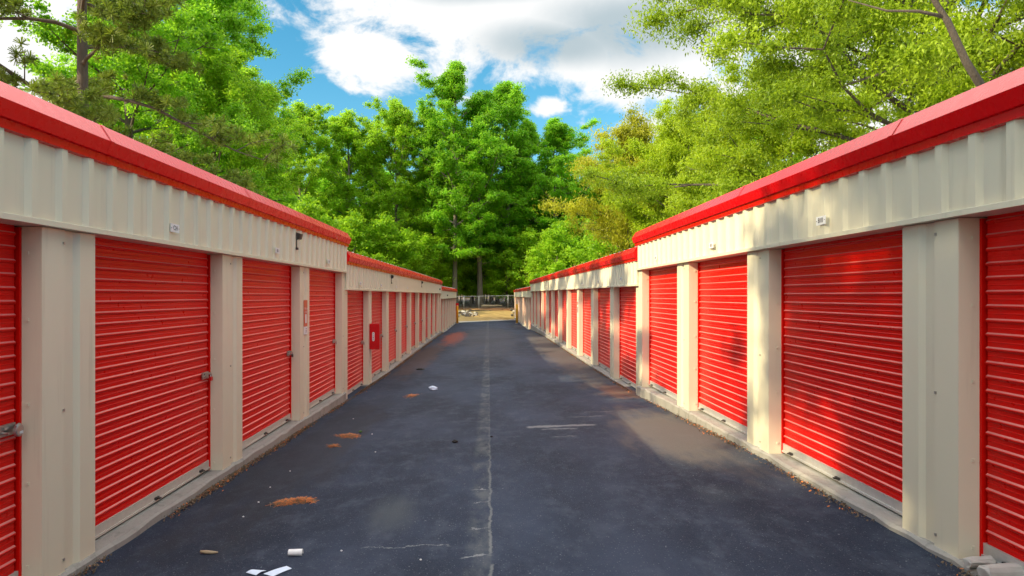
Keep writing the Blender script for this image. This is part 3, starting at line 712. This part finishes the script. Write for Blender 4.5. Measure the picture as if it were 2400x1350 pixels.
# ------------------------------------------------------------------ trees
def leaf_mesh(name, C, RC, CT, per, L, Wd, m, rs, flat=.6, droop=0., up=.7, radial=.5):
    """C clump centres, RC radii, CT clump tints; per = leaves in each clump (array)"""
    idx = np.repeat(np.arange(len(C)), per); N = len(idx)
    d = rs.normal(size=(N, 3)); d /= np.linalg.norm(d, axis=1)[:, None]
    rad = np.minimum(rs.uniform(.95, 1.25, N), np.abs(rs.normal(0, .60, N)) + .12); off = d * rad[:, None] * RC[idx][:, None]; off[:, 2] *= flat
    c = C[idx] + off
    nrm = rs.normal(size=(N, 3)) * .75 + d * radial; nrm[:, 2] += up; nrm /= np.linalg.norm(nrm, axis=1)[:, None]
    ax = rs.normal(size=(N, 3)); ax[:, 2] -= droop * 2.2
    ax -= nrm * (ax * nrm).sum(1)[:, None] * (1 - min(.9, droop)); ax /= np.linalg.norm(ax, axis=1)[:, None]
    sd = np.cross(ax, nrm); sd /= np.linalg.norm(sd, axis=1)[:, None] + 1e-9
    l = (L * rs.uniform(.65, 1.25, N))[:, None] * .5; wv = (Wd * rs.uniform(.7, 1.25, N))[:, None] * .5
    fold = nrm * wv * .35
    V = np.stack([c - ax * l, c + sd * wv + fold - ax * l * .15, c + ax * l, c - sd * wv + fold - ax * l * .15], 1).reshape(-1, 3)
    me = bpy.data.meshes.new(name); me.vertices.add(4 * N); me.loops.add(4 * N); me.polygons.add(N)
    me.vertices.foreach_set('co', V.astype(np.float32).ravel()); me.loops.foreach_set('vertex_index', np.arange(4 * N, dtype=np.int32))
    me.polygons.foreach_set('loop_start', np.arange(0, 4 * N, 4, dtype=np.int32)); me.update(calc_edges=True)
    tint = np.clip(CT[idx] + rs.normal(0, .16, N), 0, 1).astype(np.float32)
    at_ = me.attributes.new('tint', 'FLOAT', 'FACE'); at_.data.foreach_set('value', tint)
    me.materials.append(m)
    return me

def tree_meshes(name, seed, H, tr, base, Rr, nl, leaves, L, Wd, rc, leafm, barkm, flat=.6, droop=0., limb_el=(8, 62), sparse=1.0, lean=(0, 0), fork=None, bottom_r=.7, top_pow=.75):
    rs = np.random.RandomState(seed); rg = random.Random(seed); mb = MB(); C = []; RC = []; hb = H * base
    pts = []; rad = []
    for i in range(11):
        k = i / 10; pts.append(Vector((lean[0] * k + rg.uniform(-1, 1) * .012 * H * k, lean[1] * k + rg.uniform(-1, 1) * .012 * H * k, H * .93 * k - .3)))
        rad.append(tr * (1.0 - .86 * k) * (1.55 if i == 0 else 1.0))
    mb.tube(pts, rad, 9)
    def tp(k): f = k * 10; i = min(9, int(f)); return pts[i].lerp(pts[i + 1], f - i)
    def env(t): return Rr * (bottom_r + (1 - bottom_r) * math.sin(min(1, t / .35) * math.pi / 2)) * max(.06, (1 - max(0, (t - .30) / .70) ** 2)) ** top_pow
    def add(p, r): C.append((p.x, p.y, p.z)); RC.append(r)
    for i in range(nl):
        t = (i + rg.uniform(.1, .9)) / nl; z0 = hb * .82 + (H * .93 - hb * .82) * t * .93
        b = tp(min(.99, (z0 + .3) / (H * .93))); az = i * 2.399 + rg.uniform(-.5, .5); el = R(limb_el[0] + (limb_el[1] - limb_el[0]) * t + rg.uniform(-9, 9))
        ln = env(t) * rg.uniform(.72, 1.12) / max(.45, math.cos(el)) * (1 if t < .75 else .8); r0 = max(.02, tr * (1 - .84 * t) * .42)
        d = Vector((math.cos(az) * math.cos(el), math.sin(az) * math.cos(el), math.sin(el))); q = b; lp = [b]; n = 6
        for k in range(n):
            d = (d + Vector((rg.uniform(-.22, .22), rg.uniform(-.22, .22), rg.uniform(-.10, .20) - droop * .10))).normalized(); q = q + d * ln / n; lp.append(q)
        mb.tube(lp, [r0 * (1 - .85 * k / n) for k in range(n + 1)], 5, False)
        for k in (2, 3, 4, 5, 6):
            if rg.random() < .85 * sparse: add(lp[k] + Vector((rg.uniform(-.3, .3), rg.uniform(-.3, .3), .2)) * rc, rc * rg.uniform(.55, 1.05))
        for k in range(1, n + 1):
            for sgn in (-1, 1):
                if rg.random() > .80: continue
                a2 = rg.uniform(.5, 1.2) * sgn; sd = Vector((d.x * math.cos(a2) - d.y * math.sin(a2), d.x * math.sin(a2) + d.y * math.cos(a2), d.z * .5 + rg.uniform(-.25, .35) - droop * .15)).normalized()
                sl = ln * rg.uniform(.20, .46) * (1.1 - .5 * k / n); e1 = lp[k] + sd * sl * .55 + Vector((0, 0, rg.uniform(-.1, .15))) ; e2 = lp[k] + sd * sl + Vector((0, 0, rg.uniform(-.2, .3)))
                mb.tube([lp[k], e1, e2], [r0 * .38 * (1 - .5 * k / n), r0 * .24, .008], 4, False)
                if rg.random() < sparse: add(e2, rc * rg.uniform(.6, 1.15))
                if rg.random() < .6 * sparse: add(e1, rc * rg.uniform(.45, .85))
    for k in (.86, .93, 1.0): add(tp(k) + Vector((0, 0, rc * .3)), rc * rg.uniform(.6, .9))
    C = np.array(C); RC = np.array(RC); wgt = RC ** 2; per = np.maximum(6, (leaves * wgt / wgt.sum())).astype(int)
    CT = np.clip(rs.normal(.48, .20, len(C)), 0, 1)
    return mb.mesh(name + '_trunk', barkm, True, False), leaf_mesh(name + '_crown', C, RC, CT, per, L, Wd, leafm, rs, flat, droop)

def plant(name, meshes, x, y, label, cat='tree', group=None, rot=0., sc=1.0, scz=None, z=None):
    o = bpy.data.objects.new(name, None); COL.objects.link(o); o.location = (x, y, (ground_z(x, y) if z is None else z)); o.rotation_euler = (0, 0, rot)
    o.scale = (sc, sc, scz or sc); tag(o, label, cat, group)
    a = bpy.data.objects.new('trunk', meshes[0]); COL.objects.link(a); a.parent = o
    b = bpy.data.objects.new('crown', meshes[1]); COL.objects.link(b); b.parent = o
    return o
def copy_tree(src, x, y, label, group=None, rot=0., sc=1.0, scz=None):
    o = src.copy(); COL.objects.link(o); o.location = (x, y, ground_z(x, y)); o.rotation_euler = (0, 0, rot); o.scale = (sc, sc, scz or sc); o['label'] = label
    if group: o['group'] = group
    elif 'group' in o: del o['group']
    for ch in list(src.children):
        c = ch.copy(); COL.objects.link(c); c.parent = o
    return o

# pine tree: long spreading boughs with tufts of needles
def pine_meshes(name, seed, H, tr, base, Rr, nb, tufts, per):
    rs = np.random.RandomState(seed); rg = random.Random(seed); mb = MB(); pts = []; C = []; RC = []
    for i in range(11): k = i / 10; pts.append(Vector((rg.uniform(-1, 1) * .10, rg.uniform(-1, 1) * .10, H * k - .3)))
    mb.tube(pts, [tr * (1 - .8 * i / 10) for i in range(11)], 10)
    for i in range(nb):
        t = (i + .5) / nb; z = H * (base + (.97 - base) * t); az = i * 2.4 + rg.uniform(-.6, .6); ln = Rr * (1.05 - .75 * t) * rg.uniform(.65, 1.2)
        f = (z + .3) / H * 10; j = min(9, int(f)); q = pts[j].lerp(pts[j + 1], f - j); d = Vector((math.cos(az), math.sin(az), rg.uniform(.0, .25) + .5 * t)).normalized(); lp = [q]; n = 7
        for k in range(n): d = (d + Vector((rg.uniform(-.28, .28), rg.uniform(-.28, .28), rg.uniform(-.22, .16)))).normalized(); q = q + d * ln / n; lp.append(q)
        r0 = tr * .36 * (1 - .6 * t); mb.tube(lp, [r0 * (1 - .85 * k / n) for k in range(n + 1)], 6, False)
        for k in range(2, n + 1):
            for sgn in (-1, 1, 0):
                if rg.random() > .86: continue
                a2 = sgn * rg.uniform(.4, 1.2); sd = Vector((d.x * math.cos(a2) - d.y * math.sin(a2), d.x * math.sin(a2) + d.y * math.cos(a2), rg.uniform(-.15, .5))).normalized(); sl = rg.uniform(.5, 1.5)
                e = lp[k] + sd * sl; mb.tube([lp[k], lp[k] + sd * sl * .5 + Vector((0, 0, .08)), e], [.022, .015, .006], 4, False)
                for w_ in range(tufts): C.append(tuple(e.lerp(lp[k], rg.uniform(-.15, .55)) + Vector((rg.gauss(0, .22), rg.gauss(0, .22), rg.gauss(.06, .10))))); RC.append(rg.uniform(.14, .30))
    C = np.array(C); RC = np.array(RC); CT = np.clip(rs.normal(.45, .22, len(C)), 0, 1)
    idx = np.repeat(np.arange(len(C)), per); N = len(idx); d = rs.normal(size=(N, 3)); d[:, 2] += .35; d /= np.linalg.norm(d, axis=1)[:, None]
    sd = np.cross(d, rs.normal(size=(N, 3))); sd /= np.linalg.norm(sd, axis=1)[:, None]; l = RC[idx][:, None]
    V = np.stack([C[idx] - sd * .009, C[idx] + sd * .009, C[idx] + d * l + sd * .013, C[idx] + d * l - sd * .013], 1).reshape(-1, 3)
    me = bpy.data.meshes.new(name); me.vertices.add(4 * N); me.loops.add(4 * N); me.polygons.add(N)
    me.vertices.foreach_set('co', V.astype(np.float32).ravel()); me.loops.foreach_set('vertex_index', np.arange(4 * N, dtype=np.int32))
    me.polygons.foreach_set('loop_start', np.arange(0, 4 * N, 4, dtype=np.int32)); me.update(calc_edges=True)
    a = me.attributes.new('tint', 'FLOAT', 'FACE'); a.data.foreach_set('value', np.clip(CT[idx] + rs.normal(0, .15, N), 0, 1).astype(np.float32)); me.materials.append(M['leaf_pine'])
    return mb.mesh(name + '_trunk', M['bark_pine'], True, False), me

# the prototypes
TALL = tree_meshes('tall_tree', 11, 30, .38, .22, 6.0, 36, 98000, .27, .165, .92, M['leaf'], M['bark'], .60, sparse=.86)
TALL2 = tree_meshes('tall_tree', 23, 27, .36, .22, 5.4, 34, 90000, .27, .165, .90, M['leaf_y'], M['bark'], .58, sparse=.88)
WOOD = tree_meshes('wood_tree', 31, 24, .30, .12, 5.0, 28, 56000, .32, .20, 1.15, M['leaf'], M['bark'], .62)
LOW = tree_meshes('low_tree', 47, 9, .12, .12, 3.2, 18, 20000, .26, .17, .85, M['leaf_y'], M['bark'], .62)
LEFT = tree_meshes('left_tree', 5, 24, .30, .14, 5.4, 40, 170000, .175, .11, .78, M['leaf'], M['bark_dark'], .58)
LEFT2 = tree_meshes('left_tree', 8, 21, .26, .10, 5.0, 38, 150000, .175, .11, .75, M['leaf_y'], M['bark_dark'], .58)
OAK = tree_meshes('oak', 3, 19, .34, .20, 9.6, 48, 760000, .14, .052, .95, M['leaf_oak'], M['bark_dark'], .66, .5, (4, 58), 1.0)
OAK2 = tree_meshes('oak', 14, 18, .28, .06, 7.6, 38, 190000, .22, .10, .95, M['leaf_oak2'], M['bark_dark'], .68, .45, (0, 60), 1.0)
RUST = tree_meshes('oak', 19, 16, .26, .10, 5.4, 30, 90000, .24, .085, 1.05, M['leaf_rust'], M['bark_dark'], .75, .7, (4, 60), 1.0)
PINE = pine_meshes('pine', 6, 25, .26, .24, 6.2, 32, 7, 44)

# left side, behind the left buildings
plant('pine_tree', PINE, -14.0, 23.6, 'tall dark pine with bare grey boughs behind the nearest left building', 'pine tree', rot=.6)
lt = plant('broadleaf_tree', LEFT, -17.5, 33.0, 'bright green leafy tree just right of the tall pine', rot=.3)
copy_tree(lt, -18.5, 44.0, 'lofty green tree whose top leaves the picture right of the pine', None, 2.1, 1.12)
lt2 = plant('broadleaf_tree', LEFT2, -16.2, 40.5, 'yellow-green leafy tree low behind the left roof edge', rot=1.2, sc=.86)
copy_tree(lt2, -20.5, 55.0, 'rounded light green tree at the right end of the left tree mass', None, 4.0, 1.05)
copy_tree(lt, -24, 62, 'dense green tree behind the others beyond the left roof', 'trees deep behind the left buildings', 5.0, 1.1)
copy_tree(lt, -27, 52, 'dense green tree behind the others beyond the left roof', 'trees deep behind the left buildings', 1.0, 1.05)
copy_tree(lt2, -25, 64, 'dense green tree behind the others beyond the left roof', 'trees deep behind the left buildings', 3.0, 1.1)
# off the picture edge but throwing the shade seen on the nearest right doors
copy_tree(lt, -15.5, -5.6, 'broadleaf tree beyond the left picture edge shading the near right doors', None, 2.6, 1.0)
copy_tree(lt, -21.5, -8.4, 'second broadleaf tree beyond the left picture edge, farther from the lane', None, 4.6, 1.05)
copy_tree(lt2, -18, -12.5, 'third broadleaf tree beyond the left picture edge, the low one', None, 1.6, 1.1)
copy_tree(bpy.data.objects['pine_tree'], -17.5, 10.0, 'pine beyond the left picture edge streaking the right doors with shade', None, 2.2, .92)
# right side
plant('oak_tree', OAK, 15.6, 23.5, 'huge yellow-green willow oak overhanging the nearest right building', 'oak tree', rot=.8, sc=1.06)
def oak_limb(tree, pts, rad):        # heavy dark limb reaching out to the lane side
    c, sn = math.cos(-tree.rotation_euler.z), math.sin(-tree.rotation_euler.z); q = []
    for w_ in pts:
        d = Vector(w_) - tree.location; q.append(Vector((d.x * c - d.y * sn, d.x * sn + d.y * c, d.z)) / tree.scale.x)
    mb = MB(); mb.tube(q, rad, 9); o = bpy.data.objects.new('limb', mb.mesh('limb', M['bark_dark'], True, False)); COL.objects.link(o); o.parent = tree
ok = bpy.data.objects['oak_tree']
oak_limb(ok, [(15.6, 23.5, EYE + 1.6), (13.2, 18.5, EYE + 2.8), (10.55, 14.5, EYE + 4.3), (10.0, 14.3, EYE + 4.9), (9.55, 14.2, EYE + 5.7), (9.1, 14.2, EYE + 6.4), (8.75, 14.0, EYE + 8.0)], [.16, .13, .085, .072, .062, .052, .04])
oak_limb(ok, [(9.45, 14.2, EYE + 5.8), (9.0, 14.3, EYE + 5.95), (8.4, 14.4, EYE + 6.0), (7.8, 14.8, EYE + 6.4)], [.038, .030, .022, .010])
ok2 = plant('oak_tree', OAK2, 16.5, 60.0, 'rounded yellow-green oak behind the middle right building', 'oak tree', rot=.2)
copy_tree(ok2, 20, 45, 'yellow-green oak partly hidden behind the huge willow oak', None, 2.2, 1.0)
plant('oak_tree', RUST, 14.6, 68.0, 'golden catkin-hung oak left of the rounded oak', 'oak tree', rot=1.4, sc=1.25)
copy_tree(lt2, 24, 60, 'taller light green tree rising behind the golden oak', None, .5, 1.0)
low = plant('small_tree', LOW, 8.6, 86, 'small light green tree leaning over the far end of the right row', 'small tree', rot=.4, sc=1.15)
copy_tree(low, 13.5, 80, 'small light green tree below the golden oak', None, 2.4, 1.2)
# the wood beyond the fence
tl = plant('tall_tree', TALL, -1.25, 96.5, 'tall tree on a thick grey flared trunk in the centre of the wood', rot=.5, sc=1.1, scz=1.08)
copy_tree(tl, 2.9, 100, 'second tallest tree, right of the thick grey trunk, with a thin crown', None, 2.9, 1.02, 1.17)
copy_tree(tl, 6.2, 103, 'rounded green tree between the second tallest and the bare-limbed tree', None, 3.9, 1.0, .98)
tl2 = plant('tall_tree', TALL2, -19.5, 95, 'light green spreading tree at the left of the wood', rot=.2, sc=1.06)
copy_tree(tl2, -13.2, 97, 'light green tree between the spreading tree and the centre tree', None, 1.9, 1.02, 1.14)
copy_tree(tl, -4.6, 93.6, 'tallest tree with thin open top, its trunk behind the left yellow bollard', None, 4.4, 1.02, 1.2)
copy_tree(tl2, -8.2, 100, 'light green tree just left of the bollard tree', None, .9, 1.0, 1.12)
copy_tree(tl, -2.5, 103, 'slim tree close behind the thick grey trunk', None, 5.4, .7, .9)
copy_tree(tl, 9.6, 99, 'bare-limbed green tree at the right end of the wood', None, 1.2, 1.05, .97)
copy_tree(tl2, -25, 90, 'light green tree at the left end of the wood behind the left roofs', None, 3.6, 1.05)
wd = plant('wood_tree', WOOD, -5.4, 108, 'leafy green tree standing deep in the wood beyond the fence', group='trees deep in the wood', rot=.1)
rg = random.Random(77)
spots = [(0.8, 107), (6.5, 110), (12, 106), (17, 100), (-11, 109), (-17, 107), (-23, 104), (-30, 98), (22, 95), (28, 90), (-36, 90), (-2, 116), (4, 118), (10, 117), (-8, 118), (-14, 119), (-20, 116), (-27, 112),
         (16, 114), (23, 110), (30, 104), (-34, 106), (1, 128), (8, 128), (15, 127), (-6, 129), (-13, 130), (-21, 128), (-29, 124), (24, 124), (32, 118), (-38, 116), (-42, 100), (38, 108), (36, 95)]
for x, y in spots:
    copy_tree(wd, x + rg.uniform(-1, 1), y + rg.uniform(-1.5, 1.5), 'leafy green tree standing deep in the wood beyond the fence', 'trees deep in the wood', rg.uniform(0, 6.28), rg.uniform(.85, 1.05), rg.uniform(.85, 1.12))
for x, y, sc in [(2.6, 99, 1.0), (5.8, 95, 1.1), (-6.4, 96, 1.1), (-9.6, 92, 1.0), (-13, 88, 1.2), (-17, 86, 1.3), (.2, 104, 1.2), (8.2, 92, 1.1), (11, 90, 1.2), (-4.2, 103, 1.1), (3.8, 106, 1.2), (15, 88, 1.3), (-.3, 114, 1.3), (-1.8, 118, 1.3), (.4, 121, 1.4), (-.6, 99.5, 1.1), (-21, 78, 1.4), (-2, 110, 1.2)]:
    copy_tree(low, x, y, 'low light-leaved understorey tree at the edge of the wood', 'low trees at the wood edge', rg.uniform(0, 6.28), sc * rg.uniform(.9, 1.1))
